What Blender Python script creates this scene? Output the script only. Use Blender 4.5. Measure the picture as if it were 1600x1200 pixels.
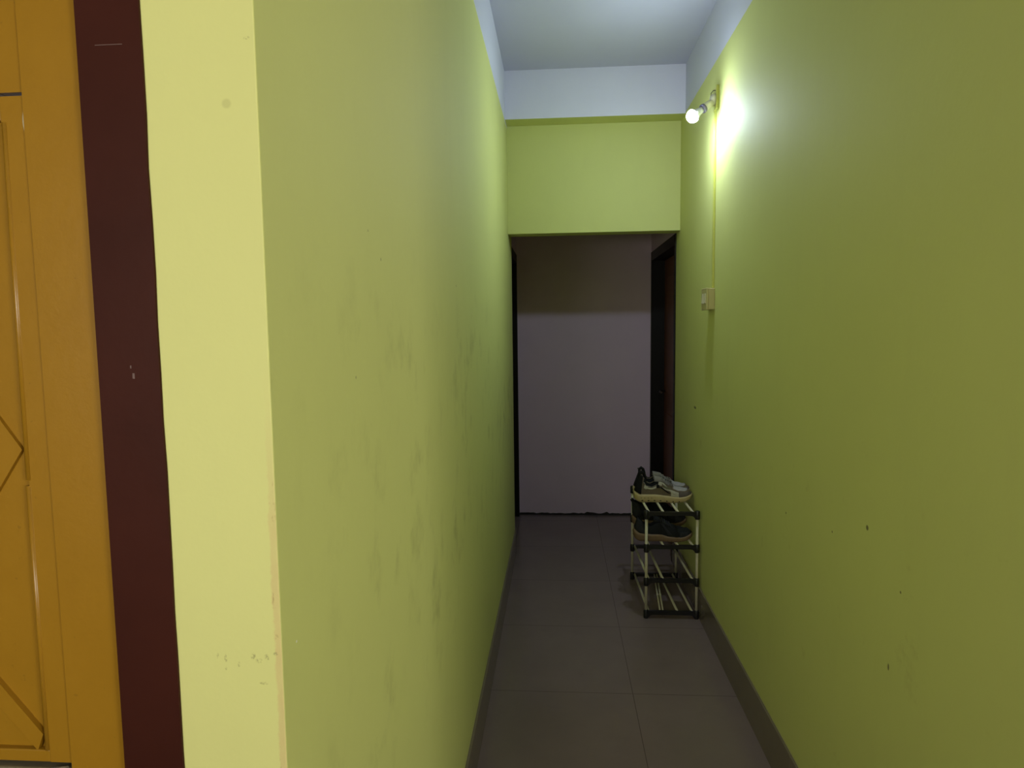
import bpy, bmesh, math, random
from mathutils import Vector, Matrix

for o in list(bpy.data.objects):
    bpy.data.objects.remove(o)
C = bpy.context.scene.collection
S = bpy.context.scene
random.seed(7)

# ------------------------------------------------------------------ camera
F_PX, PITCH, YAW, ROLL = 1026.88, 0.0867, -0.0701, -0.0126
c, s = math.cos(YAW), math.sin(YAW)
Fw = Vector((s*math.cos(PITCH), c*math.cos(PITCH), -math.sin(PITCH)))
Rt = Vector((c, -s, 0)); Up = Rt.cross(Fw)
R2 = Rt*math.cos(ROLL) + Up*math.sin(ROLL)
U2 = Up*math.cos(ROLL) - Rt*math.sin(ROLL)
cam = bpy.data.cameras.new('camera'); co = bpy.data.objects.new('camera', cam); C.objects.link(co)
cam.sensor_width = 36; cam.lens = F_PX*36/1600; cam.clip_start = 0.02
M = Matrix((R2, U2, -Fw)).transposed().to_4x4(); M.translation = Vector((0, 0, 1.5))
co.matrix_world = M
S.camera = co

# ------------------------------------------------------------------ light and exposure
w = bpy.data.worlds.new('world'); S.world = w; w.use_nodes = True
w.node_tree.nodes['Background'].inputs[0].default_value = (0.75, 0.85, 1.0, 1)
w.node_tree.nodes['Background'].inputs[1].default_value = 1.0
S.view_settings.view_transform = 'Standard'; S.view_settings.look = 'None'
S.view_settings.gamma = 1.0; S.view_settings.use_curve_mapping = False
S.view_settings.exposure = 0.0
BULB = 690.0          # emission of the bulb globe
HALL_Y = -1.3
WIN_AND_FILL = ((-1.05, -0.45, 1.3, 1.8), (1.55, 3.0, 1.35, 1.85))    # added fill opening for the right wall, then hall window: x0, x1, z0, z1
WIN_FILL_W = (26, 84)
for (wx0, wx1, wz0, wz1), e in zip(WIN_AND_FILL, WIN_FILL_W):
    al = bpy.data.lights.new('hall_daylight_and_fill', 'AREA'); al.shape = 'RECTANGLE'  # left one is an added fill light, right one window daylight
    al.size = wx1-wx0; al.size_y = wz1-wz0; al.energy = e; al.color = (1.0, 0.955, 0.87)
    ao = bpy.data.objects.new('hall_daylight_and_fill', al); C.objects.link(ao)
    ao.location = ((wx0+wx1)/2, HALL_Y-0.16, (wz0+wz1)/2)
    ao.rotation_euler = (math.radians(90), 0, 0)       # shines along +Y into the hall

# ------------------------------------------------------------------ measured room
XL, XR = -0.2914, 0.7201
YF = 0.646                     # wall with the shutter, facing the camera
ZC, ZWL, ZWR, ZB = 2.942, 2.662, 2.681, 0.1577
YB, YLI, ZBE, ZL = 3.8437, 3.9735, 2.675, 2.0513
YE, YLE, YRE = 5.152, 4.258, 4.095
XLP, XRP = -0.3154, 0.7175

# ------------------------------------------------------------------ materials
def new_mat(name):
    m = bpy.data.materials.new(name); m.use_nodes = True
    nt = m.node_tree; b = nt.nodes['Principled BSDF']
    return m, nt, b
def N(nt, kind, **kw):
    n = nt.nodes.new(kind)
    for k, v in kw.items(): setattr(n, k, v)
    return n
def mathn(nt, op, a, b=None, c2=None, clamp=False):
    n = N(nt, 'ShaderNodeMath', operation=op, use_clamp=clamp)
    for i, v in enumerate((a, b, c2)):
        if v is None: continue
        if isinstance(v, (int, float)): n.inputs[i].default_value = v
        else: nt.links.new(v, n.inputs[i])
    return n.outputs[0]
def mixc(nt, fac, a, b, blend='MIX'):
    n = N(nt, 'ShaderNodeMix', data_type='RGBA', blend_type=blend)
    for idx, v in ((0, fac), (6, a), (7, b)):
        if isinstance(v, (int, float)): n.inputs[idx].default_value = v
        elif isinstance(v, tuple): n.inputs[idx].default_value = (*v[:3], 1)
        else: nt.links.new(v, n.inputs[idx])
    return n.outputs[2]
def coords(nt, scale=(1, 1, 1)):
    t = N(nt, 'ShaderNodeTexCoord'); mp = N(nt, 'ShaderNodeMapping')
    mp.inputs['Scale'].default_value = scale
    nt.links.new(t.outputs['Object'], mp.inputs['Vector'])
    return mp.outputs[0]
def noise(nt, scale, detail=4, rough=0.55, vec=None, stretch=(1, 1, 1)):
    n = N(nt, 'ShaderNodeTexNoise'); n.inputs['Scale'].default_value = scale
    n.inputs['Detail'].default_value = detail; n.inputs['Roughness'].default_value = rough
    nt.links.new(vec if vec is not None else coords(nt, stretch), n.inputs['Vector'])
    return n.outputs['Fac']
def ramp(nt, v, lo, hi):
    n = N(nt, 'ShaderNodeMapRange', interpolation_type='SMOOTHSTEP')
    n.inputs['From Min'].default_value = lo; n.inputs['From Max'].default_value = hi
    nt.links.new(v, n.inputs['Value']); return n.outputs[0]
def sepxyz(nt):
    t = N(nt, 'ShaderNodeTexCoord'); x = N(nt, 'ShaderNodeSeparateXYZ')
    nt.links.new(t.outputs['Object'], x.inputs[0]); return x.outputs
def bump(nt, b, h, strength, dist=0.002):
    n = N(nt, 'ShaderNodeBump'); n.inputs['Strength'].default_value = strength; n.inputs['Distance'].default_value = dist
    nt.links.new(h, n.inputs['Height']); nt.links.new(n.outputs[0], b.inputs['Normal'])

def simple(name, col, rough=0.5, var=0.12, vs=30, bmp=0.0, bs=200, spec=0.5, metal=0.0):
    m, nt, b = new_mat(name)
    f = noise(nt, vs)
    d = tuple(x*(1-var) for x in col); l = tuple(min(1, x*(1+var)) for x in col)
    nt.links.new(mixc(nt, f, d, l), b.inputs['Base Color'])
    b.inputs['Roughness'].default_value = rough; b.inputs['Specular IOR Level'].default_value = spec
    b.inputs['Metallic'].default_value = metal
    if bmp: bump(nt, b, noise(nt, bs), bmp)
    return m

GREEN = (0.60, 0.625, 0.205)
WHITE = (0.60, 0.61, 0.71)
def near_pt(nt, xyz, p, r, squash=(1, 1, 1)):
    """1 inside a small spot at p, else 0"""
    acc = None
    for k in range(3):
        if squash[k] == 0: continue
        d = mathn(nt, 'SUBTRACT', xyz[k], p[k]); d = mathn(nt, 'MULTIPLY', d, squash[k]); d = mathn(nt, 'MULTIPLY', d, d)
        acc = d if acc is None else mathn(nt, 'ADD', acc, d)
    acc = mathn(nt, 'SQRT', acc)
    return mathn(nt, 'SUBTRACT', 1.0, ramp(nt, acc, r*0.5, r))

def wall_paint(name, white_above=None, kind=None, base=GREEN):
    m, nt, b = new_mat(name)
    xyz = sepxyz(nt)
    f = noise(nt, 2.2, 3)
    col = mixc(nt, f, tuple(x*0.95 for x in base), tuple(x*1.04 for x in base))
    f2 = noise(nt, 9, 5, 0.65, stretch=(1, 1, 0.22))
    col = mixc(nt, mathn(nt, 'MULTIPLY', ramp(nt, f2, 0.5, 0.8), 0.10), col, (0.46, 0.46, 0.16))
    if kind == 'left':       # hand and shoulder grime half way up
        zc = mathn(nt, 'ABSOLUTE', mathn(nt, 'SUBTRACT', xyz[2], 1.12))
        band = mathn(nt, 'SUBTRACT', 1.0, ramp(nt, zc, 0.18, 0.62))
        g = ramp(nt, noise(nt, 16, 5, 0.62, stretch=(1, .6, 0.5)), 0.48, 0.80)
        g2 = ramp(nt, noise(nt, 2.6, 3, 0.6, stretch=(1, 1, 0.6)), 0.36, 0.58)
        fac = mathn(nt, 'MULTIPLY', mathn(nt, 'MULTIPLY', g, band), mathn(nt, 'MULTIPLY', g2, 0.40))
        col = mixc(nt, fac, col, (0.16, 0.155, 0.05))
        sp = None
        for p, r in (((XL, 1.085, 1.614), .0036), ((XL, 1.015, 1.651), .0026), ((XL, 0.93, 1.43), .003), ((XL, 1.9, 1.62), .005)):
            q = near_pt(nt, xyz, p, r, (0, 1, 1)); sp = q if sp is None else mathn(nt, 'MAXIMUM', sp, q)
        col = mixc(nt, mathn(nt, 'MULTIPLY', sp, 0.55), col, (0.12, 0.11, 0.05))
        q = near_pt(nt, xyz, (XL, 0.684, 1.155), .002, (0, 1, 1))
        col = mixc(nt, q, col, (0.8, 0.8, 0.7))
    if kind == 'right':
        sp = None
        for p, r, sq in (((0, 1.438, 0.745), .010, (0, 2.2, 1)), ((0, 1.557, 1.021), .008, (0, 1, 1)), ((0, 3.499, 1.064), .018, (0, .5, 2)), ((0, 1.40, 0.93), .004, (0, 1, 1)),
                         ((0, 1.75, 0.95), .004, (0, 1, 1)), ((0, 2.1, 0.9), .005, (0, 1, 1))):
            q = near_pt(nt, xyz, p, r, sq); sp = q if sp is None else mathn(nt, 'MAXIMUM', sp, q)
        col = mixc(nt, mathn(nt, 'MULTIPLY', sp, 0.8), col, (0.07, 0.05, 0.02))
        g = ramp(nt, noise(nt, 7, 6, 0.7), 0.60, 0.8)
        lowm = mathn(nt, 'SUBTRACT', 1.0, ramp(nt, xyz[2], 0.9, 1.5))
        col = mixc(nt, mathn(nt, 'MULTIPLY', mathn(nt, 'MULTIPLY', g, lowm), 0.35), col, (0.30, 0.25, 0.08))
    if kind in ('left', 'right'):   # rough paint line with roller specks above the skirting
        e = mathn(nt, 'ADD', xyz[2], mathn(nt, 'MULTIPLY', noise(nt, 40, 3), 0.02))
        e = mathn(nt, 'SUBTRACT', 1.0, ramp(nt, e, ZB+0.012, ZB+0.022))
        col = mixc(nt, mathn(nt, 'MULTIPLY', e, 0.6), col, (0.60, 0.57, 0.28))
    if kind == 'strip':      # worn corner and scuffs
        de = mathn(nt, 'SUBTRACT', XL, xyz[0])
        de = mathn(nt, 'ADD', de, mathn(nt, 'MULTIPLY', mathn(nt, 'SUBTRACT', noise(nt, 45, 5, 0.7), 0.5), 0.010))
        ed = mathn(nt, 'SUBTRACT', 1.0, ramp(nt, de, 0.006, 0.009))
        low = mathn(nt, 'SUBTRACT', 1.0, ramp(nt, xyz[2], 1.22, 1.48))
        col = mixc(nt, mathn(nt, 'MULTIPLY', mathn(nt, 'MULTIPLY', ed, low), mathn(nt, 'ADD', 0.28, mathn(nt, 'MULTIPLY', noise(nt, 60, 4, 0.7, stretch=(1, 1, .5)), 0.6))), col, (0.58, 0.43, 0.18))
        ch = ramp(nt, noise(nt, 70, 4, 0.7, stretch=(1, 1, 0.35)), 0.60, 0.70)
        col = mixc(nt, mathn(nt, 'MULTIPLY', mathn(nt, 'MULTIPLY', ed, low), mathn(nt, 'MULTIPLY', ch, 0.8)), col, (0.36, 0.25, 0.08))
        sp = None
        for p, r, sq in (((-.362, 0, 1.157), .004, (2.5, 0, 1)), ((-.353, 0, 1.154), .005, (2.2, 0, 1)), ((-.3535, 0, 1.143), .003, (2, 0, 1)), ((-.339, 0, 1.148), .004, (2, 0, 1)),
                         ((-.323, 0, 1.157), .005, (1.5, 0, 1)), ((-.317, 0, 1.152), .005, (1, 0, 1.6)), ((-.308, 0, 1.156), .004, (1, 0, 1)), ((-.2985, 0, 1.160), .0035, (1, 0, 1.5)),
                         ((-.313, 0, 1.127), .006, (1, 0, 3)), ((-.30, 0, 1.783), .004, (1, 0, 2))):
            q = near_pt(nt, xyz, p, r, sq); sp = q if sp is None else mathn(nt, 'MAXIMUM', sp, q)
        br = ramp(nt, noise(nt, 260, 3, 0.7), 0.42, 0.6)
        col = mixc(nt, mathn(nt, 'MULTIPLY', mathn(nt, 'MULTIPLY', sp, br), 0.55), col, (0.17, 0.15, 0.05))
        col = mixc(nt, mathn(nt, 'MULTIPLY', near_pt(nt, xyz, (-.323, 0, 1.722), .006, (1, 0, 1)), 0.25), col, (0.25, 0.23, 0.08))
    if white_above is not None:
        e = mathn(nt, 'ADD', xyz[2], mathn(nt, 'MULTIPLY', mathn(nt, 'SUBTRACT', noise(nt, 25, 3), 0.5), 0.006))
        col = mixc(nt, ramp(nt, e, white_above-0.001, white_above+0.001), col, WHITE)
    nt.links.new(col, b.inputs['Base Color'])
    b.inputs['Roughness'].default_value = 0.74
    b.inputs['Specular IOR Level'].default_value = 0.65
    h = mathn(nt, 'ADD', noise(nt, 14, 4, 0.6), mathn(nt, 'MULTIPLY', noise(nt, 160, 3), 0.12))
    bump(nt, b, h, 0.2, 0.004)
    return m

M_LEFT = wall_paint('green_paint_left', ZWL, 'left')
M_RIGHT = wall_paint('green_paint_right', ZWR, 'right')
M_STRIP = wall_paint('green_paint_corner', None, 'strip', (0.62, 0.625, 0.225))
M_GREEN = wall_paint('green_paint_plain')
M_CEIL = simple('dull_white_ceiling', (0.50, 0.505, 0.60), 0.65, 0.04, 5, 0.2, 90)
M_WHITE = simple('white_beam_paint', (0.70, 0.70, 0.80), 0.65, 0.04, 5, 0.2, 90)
M_LILAC = simple('pale_lilac_paint', (0.76, 0.59, 0.73), 0.5, 0.05, 4, 0.2, 60)
M_HALL = simple('hall_cream_paint', (0.38, 0.37, 0.25), 0.6, 0.04, 4)
M_MAROON = simple('maroon_gloss_paint', (0.042, 0.010, 0.006), 0.5, 0.25, 9, 0.15, 60, spec=.1)
M_WOOD = simple('dark_stained_door_wood', (0.17, 0.062, 0.026), 0.4, 0.35, 14, spec=.25)
M_FRAME = simple('near_black_door_frame', (0.008, 0.006, 0.005), 0.45, 0.3, 14, spec=.2)
M_BLACK = simple('black_plastic', (0.008, 0.008, 0.009), 0.38, 0.2, 40)
M_TUBE = simple('cream_coated_tube', (0.66, 0.62, 0.45), 0.35, 0.05, 60)
M_CREAM = simple('cream_switch_plastic', (0.55, 0.49, 0.22), 0.35, 0.06, 30)
M_CONDUIT = simple('conduit_paint', (0.55, 0.56, 0.12), 0.4, 0.06, 30)
M_HOLDER = simple('lamp_holder_plastic', (0.62, 0.60, 0.48), 0.35, 0.05, 30)
M_BODY = simple('bulb_body', (0.42, 0.42, 0.45), 0.3, 0.03, 30)
M_COLLAR = simple('lamp_collar', (0.10, 0.085, 0.16), 0.4, 0.1, 30)
M_SILL = simple('bare_grey_sill', (0.13, 0.105, 0.06), 0.45, 0.45, 40)

def ochre_paint():
    m, nt, b = new_mat('ochre_gloss_paint')
    f = noise(nt, 18, 5, 0.6)
    col = mixc(nt, f, (0.265, 0.130, 0.006), (0.315, 0.160, 0.010))
    sp = ramp(nt, noise(nt, 120, 2), 0.72, 0.78)
    col = mixc(nt, mathn(nt, 'MULTIPLY', sp, 0.3), col, (0.12, 0.06, 0.006))
    xyz = sepxyz(nt)
    ch = near_pt(nt, xyz, (-.5415, 0, 1.715), .011, (6, 0, 1))
    col = mixc(nt, mathn(nt, 'MULTIPLY', ch, 0.85), col, (0.55, 0.50, 0.36))
    nt.links.new(col, b.inputs['Base Color'])
    b.inputs['Roughness'].default_value = 0.33
    bump(nt, b, noise(nt, 90, 4), 0.12, 0.002)
    return m
M_OCHRE = ochre_paint()

def floor_tiles(name, base):
    m, nt, b = new_mat(name)
    xyz = sepxyz(nt)
    f = noise(nt, 3.5, 5, 0.6)
    col = mixc(nt, f, tuple(x*0.86 for x in base), tuple(x*1.12 for x in base))
    def line(v, off):
        q = mathn(nt, 'SUBTRACT', v, off); q = mathn(nt, 'DIVIDE', q, 0.6)
        q = mathn(nt, 'SUBTRACT', q, mathn(nt, 'ROUND', q)); q = mathn(nt, 'MULTIPLY', mathn(nt, 'ABSOLUTE', q), 0.6)
        return mathn(nt, 'SUBTRACT', 1.0, ramp(nt, q, 0.0008, 0.0022))
    g = mathn(nt, 'MAXIMUM', line(xyz[0], 0.297), line(xyz[1], 2.593))
    sm = ramp(nt, noise(nt, 5, 5, 0.65), 0.55, 0.75)
    col = mixc(nt, mathn(nt, 'MULTIPLY', sm, 0.2), col, tuple(x*0.7 for x in base))
    col = mixc(nt, mathn(nt, 'MULTIPLY', g, 0.75), col, tuple(x*0.35 for x in base))
    nt.links.new(col, b.inputs['Base Color'])
    r = N(nt, 'ShaderNodeMapRange'); r.inputs['To Min'].default_value = 0.10; r.inputs['To Max'].default_value = 0.24
    nt.links.new(noise(nt, 6, 4), r.inputs['Value']); nt.links.new(r.outputs[0], b.inputs['Roughness'])
    b.inputs['Specular IOR Level'].default_value = 0.4
    return m
M_FLOOR = floor_tiles('glossy_brown_tile', (0.225, 0.168, 0.155))
M_SKIRT = simple('dark_skirting_tile', (0.19, 0.155, 0.11), 0.22, 0.12, 8)

def glow():
    m, nt, b = new_mat('glowing_bulb_globe')
    b.inputs['Base Color'].default_value = (0.9, 0.9, 0.9, 1)
    b.inputs['Emission Color'].default_value = (0.69, 0.825, 1.0, 1)
    b.inputs['Emission Strength'].default_value = BULB
    return m
M_GLOW = glow()

# ------------------------------------------------------------------ mesh helpers
def bx(bm, x0, x1, y0, y1, z0, z1, mi=0, bev=0.0):
    vs = [bm.verts.new((x, y, z)) for x in (x0, x1) for y in (y0, y1) for z in (z0, z1)]
    fs = [(0, 1, 3, 2), (4, 6, 7, 5), (0, 4, 5, 1), (2, 3, 7, 6), (0, 2, 6, 4), (1, 5, 7, 3)]
    faces = [bm.faces.new([vs[i] for i in f]) for f in fs]
    for f in faces: f.material_index = mi
    if bev > 0:
        es = list({e for f in faces for e in f.edges})
        r = bmesh.ops.bevel(bm, geom=es, offset=bev, segments=2, profile=0.5, affect='EDGES')
        for f in r['faces']: f.material_index = mi
    return faces
def prism(bm, pts, y0, y1, mi=0):
    """polygon in XZ extruded along Y (front = y0)"""
    a = [bm.verts.new((x, y0, z)) for x, z in pts]; b = [bm.verts.new((x, y1, z)) for x, z in pts]
    fs = [bm.faces.new(a), bm.faces.new(b[::-1])]
    for i in range(len(pts)):
        j = (i+1) % len(pts); fs.append(bm.faces.new((a[j], a[i], b[i], b[j])))
    for f in fs: f.material_index = mi
def frame_of(d):
    d = d.normalized(); u = d.cross(Vector((0, 0, 1)))
    if u.length < 1e-3: u = Vector((1, 0, 0))
    u.normalize(); return u, d.cross(u)
def tube(bm, pts, r, seg=12, mi=0, cap=True):
    pts = [Vector(p) for p in pts]; rings = []
    for i, p in enumerate(pts):
        d = (pts[min(i+1, len(pts)-1)] - pts[max(i-1, 0)])
        u, v = frame_of(d); rr = r[i] if isinstance(r, (list, tuple)) else r
        rings.append([bm.verts.new(p + (u*math.cos(a)+v*math.sin(a))*rr) for a in [2*math.pi*k/seg for k in range(seg)]])
    for a, b in zip(rings, rings[1:]):
        for k in range(seg):
            f = bm.faces.new((a[k], a[(k+1) % seg], b[(k+1) % seg], b[k])); f.smooth = True; f.material_index = mi
    if cap:
        for q in (rings[0][::-1], rings[-1]):
            f = bm.faces.new(q); f.material_index = mi
def lathe(bm, org, axis, prof, seg=28, mi=0):
    """prof: (distance along axis, radius) list"""
    tube(bm, [Vector(org)+Vector(axis).normalized()*a for a, _ in prof], [max(r, 1e-5) for _, r in prof], seg, mi)
def obj(name, bm, mats, parent=None, loc=(0, 0, 0), smooth=False):
    bmesh.ops.recalc_face_normals(bm, faces=bm.faces)
    me = bpy.data.meshes.new(name); bm.to_mesh(me); bm.free()
    for m in (mats if isinstance(mats, (list, tuple)) else [mats]): me.materials.append(m)
    if smooth:
        for p in me.polygons: p.use_smooth = True
    o = bpy.data.objects.new(name, me); C.objects.link(o); o.location = loc
    if parent is not None: o.parent = parent
    return o
def struct(name, bm, mats, label=None):
    o = obj(name, bm, mats); o['kind'] = 'structure'
    return o
def thing(name, label, cat, loc=(0, 0, 0), group=None):
    o = bpy.data.objects.new(name, None); C.objects.link(o); o.location = loc
    o.empty_display_size = 0.05; o['label'] = label; o['category'] = cat
    if group: o['group'] = group
    return o
def box_struct(name, mats, *boxes, bev=0.0):
    bm = bmesh.new()
    for b in boxes: bx(bm, *b, bev=bev)
    return struct(name, bm, mats)

# ------------------------------------------------------------------ structure
HX0, HX1 = -2.6, 3.4
YRS = 0.50      # where the right wall of the passage begins
box_struct('floor', M_FLOOR, (HX0-.2, HX1+.2, HALL_Y-.2, YE+.2, -0.12, 0.0))
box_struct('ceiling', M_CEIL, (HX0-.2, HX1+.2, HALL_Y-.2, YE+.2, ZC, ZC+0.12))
box_struct('wall_left', M_LEFT, (XL-.13, XL, YF+.13, YLE, 0, ZC))
box_struct('wall_right', M_RIGHT, (XR, XR+.13, YRS+.13, YRE, 0, ZC))
# wall with the shutter (faces the camera): opening for the window
WX0, WX1, WZ0, WZ1 = -1.46, -0.4712, 0.96, 2.16
bm = bmesh.new()
fs = bx(bm, WX1, XL, YF, YF+.13, 0, ZC)
ce = [e for f in fs for e in f.edges if all(abs(v.co.x-XL) < 1e-5 and abs(v.co.y-YF) < 1e-5 for v in e.verts)]
bmesh.ops.bevel(bm, geom=list(set(ce)), offset=.0015, segments=2, profile=.5, affect='EDGES')
bx(bm, HX0, WX0, YF, YF+.13, 0, ZC)
bx(bm, WX0, WX1, YF, YF+.13, 0, WZ0)
bx(bm, WX0, WX1, YF, YF+.13, WZ1, ZC)
bm.normal_update()
for f in bm.faces:                     # the return of the corner belongs to the passage side
    if f.normal.x > .9 and f.calc_center_median().x > XL-.001: f.material_index = 1
struct('wall_near_left', bm, [M_STRIP, M_LEFT])
box_struct('wall_near_right', M_GREEN, (XR, HX1, YRS, YRS+.13, 0, ZC))
box_struct('wall_hall_left', M_HALL, (HX0-.12, HX0, HALL_Y-.1, YF+.13, 0, ZC))
box_struct('wall_hall_right', M_HALL, (HX1, HX1+.12, HALL_Y-.1, YRS+.13, 0, ZC))
bks = []; xe = HX0
for wx0, wx1, wz0, wz1 in WIN_AND_FILL:
    bks += [(xe, wx0, HALL_Y-.12, HALL_Y, 0, ZC), (wx0, wx1, HALL_Y-.12, HALL_Y, 0, wz0), (wx0, wx1, HALL_Y-.12, HALL_Y, wz1, ZC)]; xe = wx1
box_struct('wall_hall_back', M_HALL, *bks, (xe, HX1, HALL_Y-.12, HALL_Y, 0, ZC))
# beam (white front, green underside) and the wall over the opening
bm = bmesh.new(); fs = bx(bm, XL, XR, YB, YRE, ZBE, ZC)
bm.normal_update()
for f in fs:
    if abs(f.normal.z) > .9: f.material_index = 1
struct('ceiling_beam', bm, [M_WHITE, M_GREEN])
box_struct('wall_over_opening', M_GREEN, (XL, XR, YLI, YRE, ZL, ZBE), bev=0.001)
# dim passage behind
DZ = 1.985        # clear door height
DY0, DY1 = 4.135, 5.095
box_struct('wall_passage_right', M_LILAC, (XRP, XRP+.13, YRE, YE, ZL, ZC), (XRP, XRP+.13, DY1+.05, YE, 0, ZL))
LY0, LY1 = 4.33, 5.09
box_struct('wall_passage_left', M_LILAC, (XLP-.13, XLP, YRE+.16, YE, ZL, ZC), (XLP-.13, XLP, YLE, LY0-.05, 0, ZL), (XLP-.13, XLP, LY1+.05, YE, 0, ZL))
def end_wall_mesh():
    bm = bmesh.new(); x0, x1 = XLP-.13, XRP+.13
    n = 60; top0 = []; rnd = random.Random(3)
    low = [0.010+0.006*rnd.random()+(0.012 if rnd.random() < .12 else 0) for _ in range(n+1)]
    bx(bm, x0, x1, YE, YE+.12, 0, ZC)
    return bm
struct('wall_end', end_wall_mesh(), M_LILAC)
# rough dark mortar line where the end wall meets the tiles
bm = bmesh.new(); rnd = random.Random(5); n = 46
prev = None
for i in range(n+1):
    x = XLP+.002+(XRP-XLP-.004)*i/n
    hgt = 0.010+0.007*rnd.random()+(0.010 if i in (24, 25, 26, 31) else 0)
    cur = [bm.verts.new((x, YE-.006, 0)), bm.verts.new((x, YE-.006, hgt)), bm.verts.new((x, YE, hgt+.002)), bm.verts.new((x, YE, 0))]
    if prev:
        for k in range(4): bm.faces.new((prev[k], prev[(k+1) % 4], cur[(k+1) % 4], cur[k]))
    else: bm.faces.new(cur)
    prev = cur
bm.faces.new(prev[::-1])
struct('baseboard_end', bm, simple('dark_mortar', (0.03, 0.024, 0.022), 0.8, 0.3, 60))

# skirting tiles
def skirting(name, xa, xb, y0, y1):
    bm = bmesh.new(); y = y0
    edges = [y0] + [2.593-0.6*k for k in range(5, -6, -1) if y0+.02 < 2.593-0.6*k < y1-.02] + [y1]
    edges.sort()
    for a, b in zip(edges, edges[1:]): bx(bm, xa, xb, a+.0006, b-.0006, 0, ZB, bev=0.0012)
    return struct(name, bm, M_SKIRT)
skirting('baseboard_left', XL, XL+.008, YF+.002, YLE)
skirting('baseboard_right', XR-.008, XR, YRS+.13, YRE)

# doors set deep in the passage walls
def side_door(name, xw, sgn, y0, y1, leafx):
    bm = bmesh.new(); fw = .04; d0, d1 = sorted((xw-sgn*.004, xw+sgn*.125))
    bx(bm, d0, d1, y0-fw, y0, 0, ZL, bev=.002); bx(bm, d0, d1, y1, y1+fw, 0, ZL, bev=.002); bx(bm, d0, d1, y0, y1, DZ, ZL, bev=.002)
    fr = struct(name, bm, M_FRAME)
    bm = bmesh.new(); a, b = sorted((leafx, leafx+sgn*.035))
    bx(bm, a, b, y0, y1, 0.006, DZ, bev=.002)
    f = leafx
    for z0, z1 in ((0.18, 0.85), (1.0, 1.85)):      # raised fields
        for q0, q1 in ((y0+.10, (y0+y1)/2-.04), ((y0+y1)/2+.04, y1-.10)):
            p, q = sorted((f-sgn*.008, f+sgn*.004)); bx(bm, p, q, q0, q1, z0, z1, bev=.005)
    lf = obj('door_leaf', bm, M_WOOD, fr)
    bm = bmesh.new(); p = (f-sgn*.012, y1-.06, 1.0)
    tube(bm, [(f, y1-.06, 1.0), (f-sgn*.04, y1-.06, 1.0), (f-sgn*.045, y1-.09, 1.0), (f-sgn*.045, y1-.16, 1.0)], .008)
    obj('handle', bm, simple('door_handle_metal', (.10, .08, .06), .35, .1, 30, metal=.8), lf)
    return fr
side_door('door_1', XRP, 1, DY0, DY1, XRP+.095)
side_door('door_2', XLP, -1, LY0, LY1, XLP-.085)

# ------------------------------------------------------------------ shuttered window on the near wall
def pz(z, r): return 1.5+(z-1.5)*(YF+r)/YF
def pxx(x, r): return x*(YF+r)/YF
bm = bmesh.new()                 # maroon painted border
mx1 = -.4055
def wob(n, x, z0, z1, amp, rnd):
    return [(x+rnd.uniform(-amp, amp), z0+(z1-z0)*i/n) for i in range(n+1)]
rnd = random.Random(11)
e1 = wob(26, mx1, WZ0-.065, WZ1+.065, .0007, rnd)
prism(bm, [(WX1, WZ0-.065), *e1, (WX1, WZ1+.065)], YF-.003, YF+.002)
prism(bm, [(WX0-.065, WZ0-.065), (WX0, WZ0-.065), (WX0, WZ1+.065), (WX0-.065, WZ1+.065)], YF-.003, YF+.002)
prism(bm, [(WX0, WZ0-.065), (WX1, WZ0-.065), (WX1, WZ0), (WX0, WZ0)], YF-.003, YF+.002)
prism(bm, [(WX0, WZ1), (WX1, WZ1), (WX1, WZ1+.065), (WX0, WZ1+.065)], YF-.003, YF+.002)
tr = struct('trim_1', bm, M_MAROON)
m_scr_glint = simple('scratch_and_glint_maroon', (.12, .07, .06), .45, .2, 200)     # one pale scratch, plus a small glint painted onto the border as colour
for q in ((-.452, -.424, 1.7805, 1.7812), (-.4345, -.4322, 1.452, 1.4575), (-.4365, -.4352, 1.4625, 1.4655)):
    bm = bmesh.new(); bx(bm, q[0], q[1], YF-.0034, YF-.0029, q[2], q[3]); obj('scratch_and_glint', bm, m_scr_glint, tr)
bm = bmesh.new()                 # ochre frame
r0 = .006; fx1, fx0 = WX1, pxx(-.5345, r0)
y0, y1 = YF+r0, YF+.09
bx(bm, fx0, fx1, y0, y1, WZ0, WZ1, bev=.0004); bx(bm, WX0, WX0+.07, y0, y1, WZ0, WZ1, bev=.0012)
bx(bm, WX0+.07, fx0, y0, y1, WZ1-.06, WZ1, bev=.0012)
win = struct('window_1', bm, M_OCHRE)
bm = bmesh.new(); zb = pz(1.031, .010)
bx(bm, WX0+.07, fx0, YF+.004, y1, WZ0, zb-.004, bev=.002)
obj('window_sill', bm, M_SILL, win)
bm = bmesh.new()                 # metal bolt end at the foot of the shutter
tube(bm, [(fx0-.022, YF+.004, zb-.006), (fx0-.003, YF+.003, zb-.003)], .003); bx(bm, fx0-.03, fx0-.012, YF+.001, YF+.006, zb-.012, zb-.006, bev=.001)
obj('bolt', bm, simple('dull_grey_metal', (.30, .27, .22), .4, .3, 90, metal=.5), win)
rs = .009; ys = YF+rs
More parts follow.
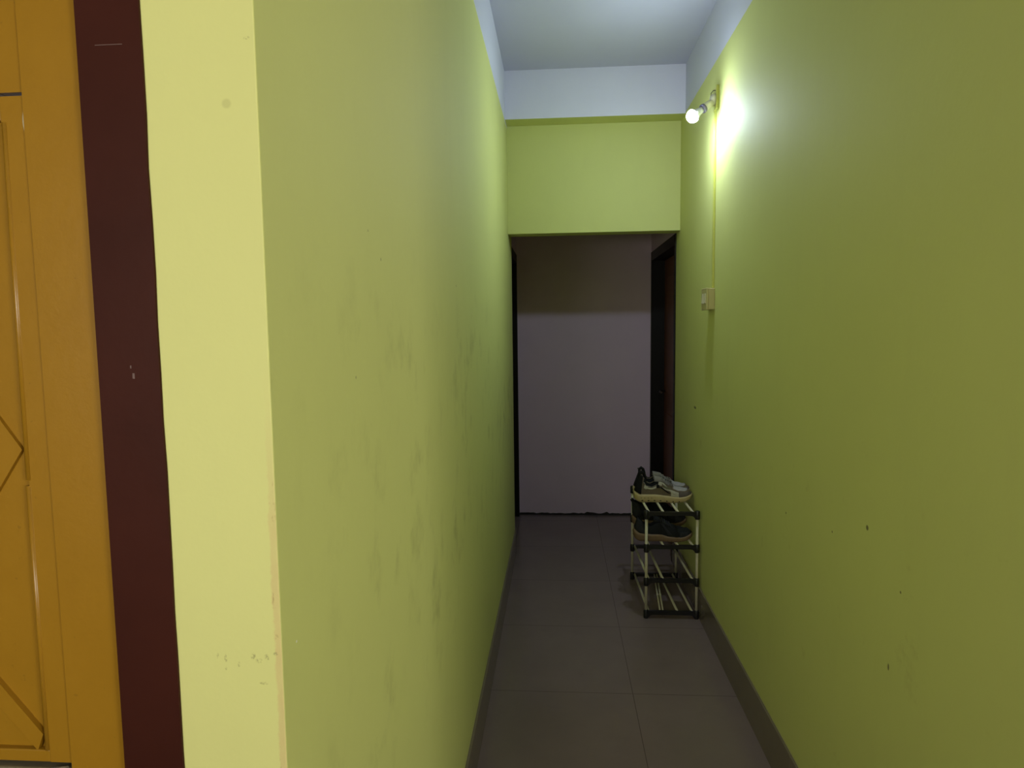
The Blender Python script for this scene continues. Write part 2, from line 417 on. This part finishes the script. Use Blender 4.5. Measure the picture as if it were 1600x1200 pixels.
def shutter(name, z0, z1, beads):
    xr = fx0-.0007; xl = xr-.43
    bm = bmesh.new()
    bxe = pxx(-.5585, rs)         # stile / panel edge
    bx(bm, bxe, xr, ys, ys+.028, z0, z1, bev=.0004); bx(bm, xl, xl+(xr-bxe), ys, ys+.028, z0, z1, bev=.0012)
    bx(bm, xl+(xr-bxe), bxe, ys, ys+.028, z1-.024, z1, bev=.0012); bx(bm, xl+(xr-bxe), bxe, ys, ys+.028, z0, z0+.014, bev=.0012)
    sh = obj(name, bm, M_OCHRE, win)
    bm = bmesh.new(); bx(bm, xl+.02, bxe+.002, ys+.007, ys+.020, z0+.01, z1-.01)
    pn = obj('panel', bm, M_OCHRE, sh)
    if beads:
        bm = bmesh.new()
        xb = bxe-.0012; zs = pz(1.342, rs)
        tube(bm, [(xb+.001, ys+.0015, zs+.003), (xb+.0045, ys+.0015, z1-.026)][::-1], .0032, 8)
        tube(bm, [(xb-.0010, ys+.0015, z0+.014), (xb+.0002, ys+.0015, zs-.003)], .0032, 8)
        obj('bead_moulding', bm, M_OCHRE, sh)
        cx, cz = pxx(-.70, rs), pz(1.377, rs); vx = pxx(-.566, rs)
        bm = bmesh.new(); k = 1.45; hw = vx-cx
        prism(bm, [(cx-hw, cz), (cx, cz-hw*k), (vx, cz), (cx, cz+hw*k)], ys+.003, ys+.009)
        prism(bm, [(cx-hw*.80, cz), (cx, cz-hw*.80*k), (cx+hw*.80, cz), (cx, cz+hw*.80*k)], ys+.0005, ys+.004)
        obj('diamond_moulding', bm, M_OCHRE, sh)
        bm = bmesh.new()
        q = lambda x, z: (pxx(x, rs), pz(z, rs))
        prism(bm, [q(-.573, 1.0425), q(-.5655, 1.0615), q(-.70, 1.228), q(-.719, 1.22)], ys+.001, ys+.009)
        obj('corner_moulding', bm, M_OCHRE, sh)
        bm = bmesh.new()
        q2 = lambda x, z: (2*cx-pxx(x, rs), pz(z, rs))
        prism(bm, [q2(-.573, 1.0425), q2(-.5655, 1.0615), q2(-.70, 1.228), q2(-.719, 1.22)], ys+.001, ys+.009)
        obj('corner_moulding', bm, M_OCHRE, sh)
    return xl
xl = shutter('shutter', zb, pz(1.7372, rs), True)
shutter('top_shutter', pz(1.7405, rs), WZ1-.062, False)
bm = bmesh.new(); bx(bm, WX0+.07, xl-.002, ys, ys+.028, zb, WZ1-.062, bev=.0012)
obj('shutter', bm, M_OCHRE, win)

# ------------------------------------------------------------------ lamp, conduit, switch
B = Vector((0.604, 3.050, 2.420))              # centre of the glowing globe
lamp = thing('wall_lamp', 'lit round white bulb in an angled holder high on the green wall', 'lamp', (XR, 3.085, 2.50))
L0 = Vector(lamp.location)
def lobj(name, bm, m): return obj(name, bm, m, lamp, -L0)
bm = bmesh.new(); bx(bm, XR-.014, XR, 3.06, 3.115, 2.452, 2.555, bev=.003)
lobj('mounting_block', bm, M_CONDUIT)
ax = (B-Vector((XR-.012, 3.082, 2.496))).normalized(); A0 = Vector((XR-.012, 3.082, 2.496))
Ld = (B-A0).length
bm = bmesh.new(); lathe(bm, (XR-.014, 3.084, 2.497), (-1, 0, 0), [(0, .0), (0, .026), (.010, .025), (.020, .019), (.024, .0)])
lobj('base_plate', bm, M_HOLDER)
bm = bmesh.new(); lathe(bm, A0, ax, [(.008, .0), (.008, .013), (.03, .0145), (.036, .017), (.068, .0175), (.070, .0)])
lobj('socket', bm, M_HOLDER)
bm = bmesh.new(); lathe(bm, A0, ax, [(.066, .0), (.066, .0195), (.075, .0205), (.079, .019), (.080, .0)])
lobj('collar', bm, M_COLLAR)
bm = bmesh.new(); lathe(bm, A0, ax, [(.078, .0), (.078, .0125), (.092, .0145), (Ld-.022, .019), (Ld-.0038, .0278), (Ld-.0037, .0)])
bulb = lobj('bulb', bm, M_BODY)
bm = bmesh.new(); R = .0285
lathe(bm, A0, ax, [(Ld-.0034, .0)]+[(Ld-R*math.cos(a), R*math.sin(a)) for a in [math.radians(83+97*i/16) for i in range(17)]], 32)
obj('bulb_globe', bm, M_GLOW, bulb)
bm = bmesh.new(); tube(bm, [(XR-.010, 3.075, 2.535), (XR-.024, 3.072, 2.533), (XR-.034, 3.072, 2.521), (XR-.033, 3.076, 2.503)], .0018, 8)
lobj('wire', bm, M_BLACK)
cd = bmesh.new(); bx(cd, XR-.010, XR, 3.104, 3.122, 1.667, 2.4515, bev=.002)
o = obj('conduit', cd, M_CONDUIT); o['label'] = 'thin painted wiring conduit running down the wall from lamp to switch'; o['category'] = 'conduit'
sw = thing('switch_box', 'cream surface-mounted switch box below the conduit on the right wall', 'switch', (XR, 3.145, 1.617))
S0 = Vector(sw.location)
bm = bmesh.new(); bx(bm, XR-.030, XR, 3.092, 3.200, 1.568, 1.666, bev=.003)
obj('back_box', bm, M_CREAM, sw, -S0)
bm = bmesh.new(); bx(bm, XR-.038, XR-.030, 3.089, 3.203, 1.566, 1.668, bev=.003)
fp = obj('face_plate', bm, M_CREAM, sw, -S0)
for yy in (3.122, 3.168):
    bm = bmesh.new(); prism(bm, [(XR-.037, 1.596), (XR-.0435, 1.598), (XR-.0395, 1.642), (XR-.037, 1.644)], yy-.012, yy+.012)
    o = obj('switch_rocker', bm, simple('switch_white', (.66, .62, .42), .3, .05, 30), fp)

# ------------------------------------------------------------------ shoe rack
SKEW = -.012      # the far end stands a little further from the wall
RX0, RX1, RY0, RY1 = 0.444, 0.6985, 3.305, 3.825      # post centre lines
TIER = (0.026, 0.196, 0.372, 0.545)                   # bar centres
rack = thing('shoe_rack', 'four-tier shoe rack of cream tubes and black connectors against the right wall', 'shoe rack', ((RX0+RX1)/2, (RY0+RY1)/2, 0))
K0 = Vector(rack.location)
def robj(name, bm, m): return obj(name, bm, m, rack, -K0)
for y in (RY0, RY1):
    for x in (RX0, RX1):
        bm = bmesh.new(); xs = x+(SKEW if y == RY1 else 0); tube(bm, [(xs, y, .004), (xs, y, TIER[3]+.008)], .0072, 14)
        robj('leg', bm, M_TUBE)
for y in (RY0, RY1):
    for k, z in enumerate(TIER):
        bm = bmesh.new()
        hb = .0105; zo = z+.002
        # bar with arched underside running into the two post sleeves
        n = 22; top, bot = [], []
        for i in range(n+1):
            u = i/n; x = RX0+(RX1-RX0)*u; e = min(u, 1-u)*(RX1-RX0)
            dip = .016*max(0, 1-(e-.010)/.020)**2 if e > .010 else .016
            top.append((x, zo+hb)); bot.append((x, zo-hb*.8-dip))
        for i in range(n):
            prism(bm, [bot[i], bot[i+1], top[i+1], top[i]], y-.009, y+.009)
        bmesh.ops.remove_doubles(bm, verts=bm.verts, dist=1e-5)
        inner = [f for f in bm.faces if len(f.verts) == 4 and all(len(e.link_faces) > 2 for e in f.edges)]
        for x in (RX0, RX1):
            zl = zo-.027 if k else 0.0
            tube(bm, [(x, y, zl), (x, y, zl+.004), (x, y, zo+.012), (x, y, zo+.016)], [.0115, .0128, .0128, .0105], 16)
        if y == RY1: bmesh.ops.translate(bm, vec=(SKEW, 0, 0), verts=bm.verts)
        robj('connector_bar', bm, M_BLACK)
rodx = (0.457, 0.530, 0.604, 0.678)
def rod(x0, x1, z, r=.0062, y0=RY0+.004, y1=RY1-.004, joint=None):
    bm = bmesh.new(); tube(bm, [(x0, y0, z), (x1, y1, z)], r, 10)
    if joint:
        q = Vector((x0, y0, z)).lerp(Vector((x1, y1, z)), joint); d = Vector((x1-x0, y1-y0, 0)).normalized()
        tube(bm, [q-d*.008, q+d*.008], r*1.25, 10)
    robj('shelf_rod', bm, M_TUBE)
for k, z in enumerate(TIER):
    zz = z+.0075
    for i, x in enumerate(rodx):
        if k == 1 and i == 2: continue
        if k == 0 and i == 1: continue
        rod(x, x+SKEW, zz)
rod(0.516, 0.560, TIER[0]+.0075, .0045, joint=.42); rod(0.531, 0.575, TIER[0]+.0075, .0045, joint=.42)

# ------------------------------------------------------------------ shoes
def lerp_tab(tab, t):
    if t <= tab[0][0]: return tab[0][1]
    for (a, va), (b, vb) in zip(tab, tab[1:]):
        if t <= b:
            u = (t-a)/(b-a); u = u*u*(3-2*u); return va+(vb-va)*u
    return tab[-1][1]
def smooth(a, b, t):
    u = max(0, min(1, (t-a)/(b-a))); return u*u*(3-2*u)

class Shoe:
    def __init__(s, L, W, H, rim, sole, spring, heelb):
        s.L, s.Wt, s.Ht, s.rim, s.sole, s.spring, s.heelb = L, W, H, rim, sole, spring, heelb
    def w(s, t):
        w = lerp_tab(s.Wt, t)
        if t < .10: w *= math.sqrt(max(0, 1-(1-t/.10)**2))*.999+.001
        if t > .86: w *= math.sqrt(max(0, 1-((t-.86)/.14)**2))*.999+.001
        return w
    def lift(s, t): return s.spring*max(0, (t-.72)/.28)**2 + .008*max(0, (.10-t)/.10)**2
    def zs(s, t): return lerp_tab(s.sole, t)+s.lift(t)
    def P(s, t, u, off=0.0):
        """upper surface, t along the foot 0 heel .. 1 toe, u -1..1 around"""
        w, zs = s.w(t), s.zs(t); H = lerp_tab(s.Ht, t)+s.lift(t); rim = lerp_tab(s.rim, t)
        sg = 1 if u >= 0 else -1; a = abs(u); th = math.pi/2*(1-a)
        yc = w*max(0, math.cos(th))**.72; zc = zs+(H-zs)*max(0, math.sin(th))**.85
        if a >= .42:
            q = (1-a)/.58; yo = w*(1-.26*q*q); zo = zs+(rim-zs)*q**.9
        else:
            q = (.42-a)/.42; dep = smooth(.015, .10, t)*(rim-zs-.006)
            yo = w*.74*(1-q)**.6*(1-.12*q); zo = rim-dep*min(1, q*2.2)**.8
        o = 1-smooth(.36, .47, t)
        y = yc*(1-o)+yo*o; z = zc*(1-o)+zo*o
        lean = -.010*smooth(.14, 0, t) if False else 0
        x = s.L*t - s.heelb*((z-zs)/max(.02, rim-zs))*max(0, 1-t/.3)*0.4
        return Vector((x, y*sg, z))
    def Po(s, t, u, off):
        p = s.P(t, u); e = .004
        du = s.P(t, min(1, u+e))-s.P(t, max(-1, u-e)); dt = s.P(min(.999, t+e), u)-s.P(max(.001, t-e), u)
        n = du.cross(dt)
        if n.length < 1e-10: return p
        n.normalize()
        ctr = Vector((p.x, 0, s.zs(t)+.015))
        if t < .06: n = (Vector((-1, 0, 0))*(1-t/.06)+n*(1 if n.dot(p-ctr) > 0 else -1)*(t/.06+.15)).normalized()
        elif t > .95: n = (Vector((1, 0, 0))*((t-.95)/.05)+n*(1 if n.dot(p-ctr) > 0 else -1)).normalized()
        elif n.dot(p-ctr) < 0: n = -n
        return p+n*off
def tspace(n, a=0., b=1.):
    return [a+(b-a)*(0.5-0.5*math.cos(math.pi*i/n))*.55+(b-a)*i/n*.45 for i in range(n+1)]
def grid(bm, f, ts, us, mi=0, mif=None):
    V = [[bm.verts.new(f(t, u)) for u in us] for t in ts]
    for i in range(len(ts)-1):
        for j in range(len(us)-1):
            try: fc = bm.faces.new((V[i][j], V[i][j+1], V[i+1][j+1], V[i+1][j]))
            except ValueError: continue
            fc.smooth = True
            fc.material_index = mif((ts[i]+ts[i+1])/2, (us[j]+us[j+1])/2) if mif else mi
    return V
def patch(bm, sh, t0, t1, u0, u1, off=.002, n=8, m=6, mi=0):
    """raised overlay; t0/t1/u0/u1 numbers or functions (t as function of v, v 0..1 across u); solid with its own thickness"""
    T0 = t0 if callable(t0) else (lambda v: t0); T1 = t1 if callable(t1) else (lambda v: t1)
    def f(o):
        return lambda a, v: sh.Po(T0(v)+(T1(v)-T0(v))*a, u0+(u1-u0)*v, o)
    A = grid(bm, f(off), [i/n for i in range(n+1)], [j/m for j in range(m+1)], mi)
    Bv = grid(bm, f(-.0005), [i/n for i in range(n+1)], [j/m for j in range(m+1)], mi)
    ring = lambda V: [V[0][j] for j in range(m+1)]+[V[i][m] for i in range(1, n+1)]+[V[n][j] for j in range(m-1, -1, -1)]+[V[i][0] for i in range(n-1, 0, -1)]
    a, b = ring(A), ring(Bv)
    for i in range(len(a)):
        j = (i+1) % len(a)
        try: bm.faces.new((a[i], a[j], b[j], b[i])).material_index = mi
        except ValueError: pass

def pieces(parent, mat, name, sh, specs):
    for sp in specs:
        bm = bmesh.new(); patch(bm, sh, *sp); obj(name, bm, mat, parent)

def sole_mesh(sh, bulge, vents, ts=None):
    bm = bmesh.new(); ts = tspace(34)
    rows = [(.0, .86), (.10, .97), (.35, 1.06), (.55, 1.04), (.72, 1.08), (.95, 1.03), (1.0, .9)]
    loops = []
    for h, k in rows:
        lp = []
        for sg, seq in ((1, ts), (-1, ts[-2:0:-1])):
            for t in seq:
                zt = sh.zs(t)+.004; zb = sh.lift(t)*1.0
                mid = .5
                x = (t-mid)*sh.L*(1+(k-1)*.4+.02)+mid*sh.L
                lp.append(bm.verts.new((x, sg*max(sh.w(t)*k*bulge, .0006)+0, zb+(zt-zb)*h)))
        loops.append(lp)
    for a, b in zip(loops, loops[1:]):
        for i in range(len(a)):
            j = (i+1) % len(a); f = bm.faces.new((a[i], a[j], b[j], b[i])); f.smooth = True
    bm.faces.new(loops[0][::-1]); bm.faces.new(loops[-1])
    for sg in (1, -1):
        for t, rx, rz, zf in vents:
            cx = .5*sh.L+(t-.5)*sh.L*1.02; zb = sh.lift(t); cz = zb+(sh.zs(t)-zb)*zf; cy = sg*sh.w(t)*1.03*bulge
            pts = 12; A = [bm.verts.new((cx+rx*math.cos(2*math.pi*i/pts), cy+sg*.0012, cz+rz*math.sin(2*math.pi*i/pts))) for i in range(pts)]
            Bq = [bm.verts.new((v.co.x, cy-sg*.004, v.co.z)) for v in A]
            bm.faces.new(A).material_index = 1
            for i in range(pts):
                bm.faces.new((A[i], A[(i+1) % pts], Bq[(i+1) % pts], Bq[i])).material_index = 1
    return bm

FAB = lambda n, c, v=.2: simple(n, c, .8, v, 70, .35, 320, .25)
m_taupe = FAB('taupe_suede', (.150, .118, .078)); m_mesh = FAB('pale_grey_mesh', (.42, .40, .42)); m_light = FAB('pale_grey_leather', (.47, .45, .36), .1)
m_grey = FAB('mid_grey_suede', (.125, .105, .092)); m_blackf = FAB('black_fabric', (.0065, .0065, .007)); m_lin = FAB('black_lining', (.006, .007, .009))
m_lace = FAB('grey_lace', (.23, .215, .20)); m_solec = simple('cream_foam_sole', (.52, .42, .215), .6, .1, 40); m_dark = simple('dark_recess', (.02, .017, .012), .7)
m_olive = FAB('olive_patch', (.14, .14, .075))
m_bl_up = FAB('black_knit', (.010, .011, .012), .3); m_bl_sh = FAB('charcoal_overlay', (.020, .021, .023), .3); m_tan = simple('tan_foam_sole', (.20, .128, .072), .6, .15, 40)
m_bl_lace = FAB('charcoal_lace', (.035, .036, .038))

BLACKHIGH = Shoe(.290, [(0, .038), (.2, .040), (.42, .042), (.68, .047), (.86, .043), (1, .040)],
                 [(0, .142), (.2, .132), (.36, .140), (.46, .140), (.60, .130), (.78, .096), (.92, .064), (1, .036)],
                 [(0, .144), (.05, .142), (.16, .128), (.28, .124), (.40, .134), (.5, .12), (1, .05)],
                 [(0, .050), (.10, .040), (.30, .034), (.45, .034), (.60, .025), (.8, .022), (1, .026)], .018, .010)
GREYSHOE = Shoe(.298, [(0, .036), (.2, .037), (.42, .036), (.68, .047), (.86, .044), (1, .040)],
                [(0, .142), (.2, .118), (.36, .122), (.46, .122), (.60, .098), (.78, .074), (.92, .058), (1, .036)],
                [(0, .146), (.05, .140), (.16, .104), (.28, .096), (.40, .114), (.5, .105), (1, .05)],
                [(0, .046), (.12, .040), (.34, .040), (.55, .034), (.8, .027), (1, .024)], .020, -.085)
BLACKSHOE = Shoe(.292, [(0, .035), (.2, .036), (.42, .035), (.68, .046), (.86, .043), (1, .040)],
                 [(0, .115), (.2, .10), (.36, .108), (.46, .110), (.60, .088), (.78, .070), (.92, .054), (1, .034)],
                 [(0, .118), (.05, .112), (.16, .086), (.28, .080), (.40, .098), (.5, .09), (1, .05)],
                 [(0, .050), (.10, .040), (.30, .034), (.45, .034), (.60, .025), (.8, .022), (1, .026)], .018, -.045)

def laces(sh, parent, mat, rows, r=.0022):
    for i, t in enumerate(rows):
        for d in (1, -1):
            bm = bmesh.new(); pts = []
            for k in range(9):
                v = -1+2*k/8; tt = t+.028*(v*d)*.5
                pts.append(sh.Po(tt, v*.40, .0045+.0015*(1 if d > 0 else 0)))
            tube(bm, pts, r, 6); obj('lace', bm, mat, parent)
def tongue(sh, parent, mat, t0, t1, up):
    bm = bmesh.new()
    def f(o):
        def g(a, v):
            t = t0+(t1-t0)*a; p = sh.P(max(t, .47), v*.40)
            zz = lerp_tab(sh.Ht, max(t, .47))
            x = sh.L*t-.010*(1-a)**2; z = p.z+up*(1-a)**1.4+o-.006*abs(v)**2*(1-a)
            return Vector((x, p.y*.95, z))
        return g
    ts = [i/10 for i in range(11)]; us = [-1+j/6 for j in range(13)]
    A = grid(bm, f(.004), ts, us); Bq = grid(bm, f(-.003), ts, us)
    n, m = 10, 12
    ring = lambda V: [V[0][j] for j in range(m+1)]+[V[i][m] for i in range(1, n+1)]+[V[n][j] for j in range(m-1, -1, -1)]+[V[i][0] for i in range(n-1, 0, -1)]
    a, b = ring(A), ring(Bq)
    for i in range(len(a)):
        j = (i+1) % len(a); bm.faces.new((a[i], a[j], b[j], b[i]))
    return obj('tongue', bm, mat, parent)
def upper(sh, parent, mo, mi):
    bm = bmesh.new(); us = [-1+2*j/40 for j in range(41)]
    grid(bm, sh.P, tspace(40, .001, .999), us, mif=lambda t, u: 1 if (abs(u) < .42 and t < .44) else 0)
    return obj('upper', bm, [mo, mi], parent)

def grey_sneaker(label, loc, rz):
    sh = GREYSHOE
    r = thing('sneaker', label, 'shoe', loc, 'grey sneakers on the top tier of the rack'); r.rotation_euler = (0, 0, rz)
    upper(sh, r, m_taupe, m_lin)
    obj('sole', sole_mesh(sh, 1.06, [(.13+.105*i, .0060-.0004*i, .0030, .28) for i in range(7)]+[(.11+.06*i, .0028, .0016, .62) for i in range(4)]), [m_solec, m_dark], r)
    tongue(sh, r, m_lace, .37, .60, .012)
    laces(sh, r, m_lace, (.475, .52, .565, .61, .65))
    top = sh.P(.004, .44)        # black heel strip and pull tab
    for sg in (1, -1): pieces(r, m_blackf, 'heel_strip', sh, [(.002, lambda v: .095-.045*v, sg*.98, sg*.44, .0055, 6, 10)])
    bm = bmesh.new()
    tube(bm, [top+Vector((-.003, 0, -.012)), top+Vector((-.002, 0, .004)), top+Vector((.006, 0, .013)), top+Vector((.016, 0, .004)), top+Vector((.022, 0, -.016)), top+Vector((.026, 0, -.036))], [.008, .009, .0085, .009, .009, .006], 10)
    pt = obj('pull_tab', bm, m_blackf, r)
    bm = bmesh.new(); tube(bm, [top+Vector((-.002, 0, .008)), top+Vector((-.012, 0, .010)), top+Vector((-.014, 0, .004))], .0018, 6)
    obj('pull_loop', bm, m_blackf, pt)
    for sg in (1, -1):           # pale collar edge
        pieces(r, m_lin, 'collar_padding', sh, [(.08, .40, sg*.57, sg*.43, .0030, 12, 5)])
        bm = bmesh.new(); tube(bm, [sh.Po(.09+.29*i/16, sg*.575, .0015) for i in range(17)], .0022, 8)
        obj('collar_edge', bm, m_lace, r)
    for sg in (1, -1):
        pieces(r, m_light, 'side_panel', sh, [
            (.115, lambda v: .17+.03*v, sg*.74, sg*.58, .0022),
            (lambda v: .17+.02*v, lambda v: .37, sg*.72, sg*.63, .0020),
            (lambda v: .66-.23*v, lambda v: .72-.22*v, sg*.86, sg*.42, .0026, 6, 12),
            (lambda v: .44+.03*v, lambda v: .70-.02*v, sg*.74, sg*.68, .0024),
            (lambda v: .62, lambda v: .76, sg*.99, sg*.66, .0022)])
        pieces(r, m_light, 'lace_loop', sh, [(lambda v: .40+.02*v, lambda v: .47, sg*.62, sg*.40, .0030)])
        pieces(r, m_olive, 'olive_patch', sh, [(.50, .62, sg*.66, sg*.54, .0028)])
        pieces(r, m_blackf, 'black_flash', sh, [(lambda v: .57-.17*v, lambda v: .63-.16*v, sg*.86, sg*.68, .0034, 5, 8), (.375, .425, sg*.72, sg*.58, .0032)])
        pieces(r, m_grey, 'toe_guard', sh, [(.765, .997, sg*.99, sg*.60, .0032, 14, 8)])
    bm = bmesh.new(); patch(bm, sh, .66, lambda v: .93-.10*(2*v-1)**4, -.52, .52, .0016, 10, 14)
    obj('toe_mesh', bm, m_mesh, r)
    return r
def black_sneaker(label, loc, rz, sh=BLACKSHOE):
    r = thing('running_shoe', label, 'shoe', loc, 'black running shoes on the second tier of the rack'); r.rotation_euler = (0, 0, rz)
    upper(sh, r, m_bl_up, m_lin)
    obj('sole', sole_mesh(sh, 1.07, [(.5+.07*i, .002, .0012, .3) for i in range(5)]), [m_tan, m_dark], r)
    tongue(sh, r, m_bl_up, .37, .60, .012 if sh is BLACKSHOE else .002)
    laces(sh, r, m_bl_lace, (.475, .52, .565, .61))
    for sg in (1, -1):
        pieces(r, m_bl_sh, 'heel_counter', sh, [(.006, lambda v: .20-.10*v, sg*.98, sg*.46, .003, 8, 8)])
        pieces(r, m_bl_sh, 'side_panel', sh, [(lambda v: .58-.15*v, lambda v: .66-.15*v, sg*.92, sg*.44, .0026, 6, 12)])
        pieces(r, m_bl_sh, 'toe_guard', sh, [(.78, .997, sg*.98, sg*.62, .003, 12, 8)])
    top = sh.P(.004, .44); bm = bmesh.new()
    tube(bm, [top+Vector((.002, 0, -.012)), top+Vector((-.006, 0, .002)), top+Vector((-.001, 0, .009)), top+Vector((.008, 0, .000))], .0045, 8)
    obj('pull_loop', bm, m_blackf, r)
    return r
z1 = TIER[3]+.0075+.0064
grey_sneaker('grey sneaker with cream sole on the top tier, nearer of the pair', (.408, 3.513, z1), 0.0)
grey_sneaker('grey sneaker on the top tier, partly hidden behind the nearer one', (.4165, 3.620, z1), 0.0)
z2 = TIER[2]+.0075+.0064
black_sneaker('black running shoe with tan sole on the second tier, nearer of the pair', (.392, 3.395, z2), -0.03)
black_sneaker('taller black shoe on the second tier, half hidden behind the tan-soled one', (.412, 3.640, z2), 0.0, BLACKHIGH)
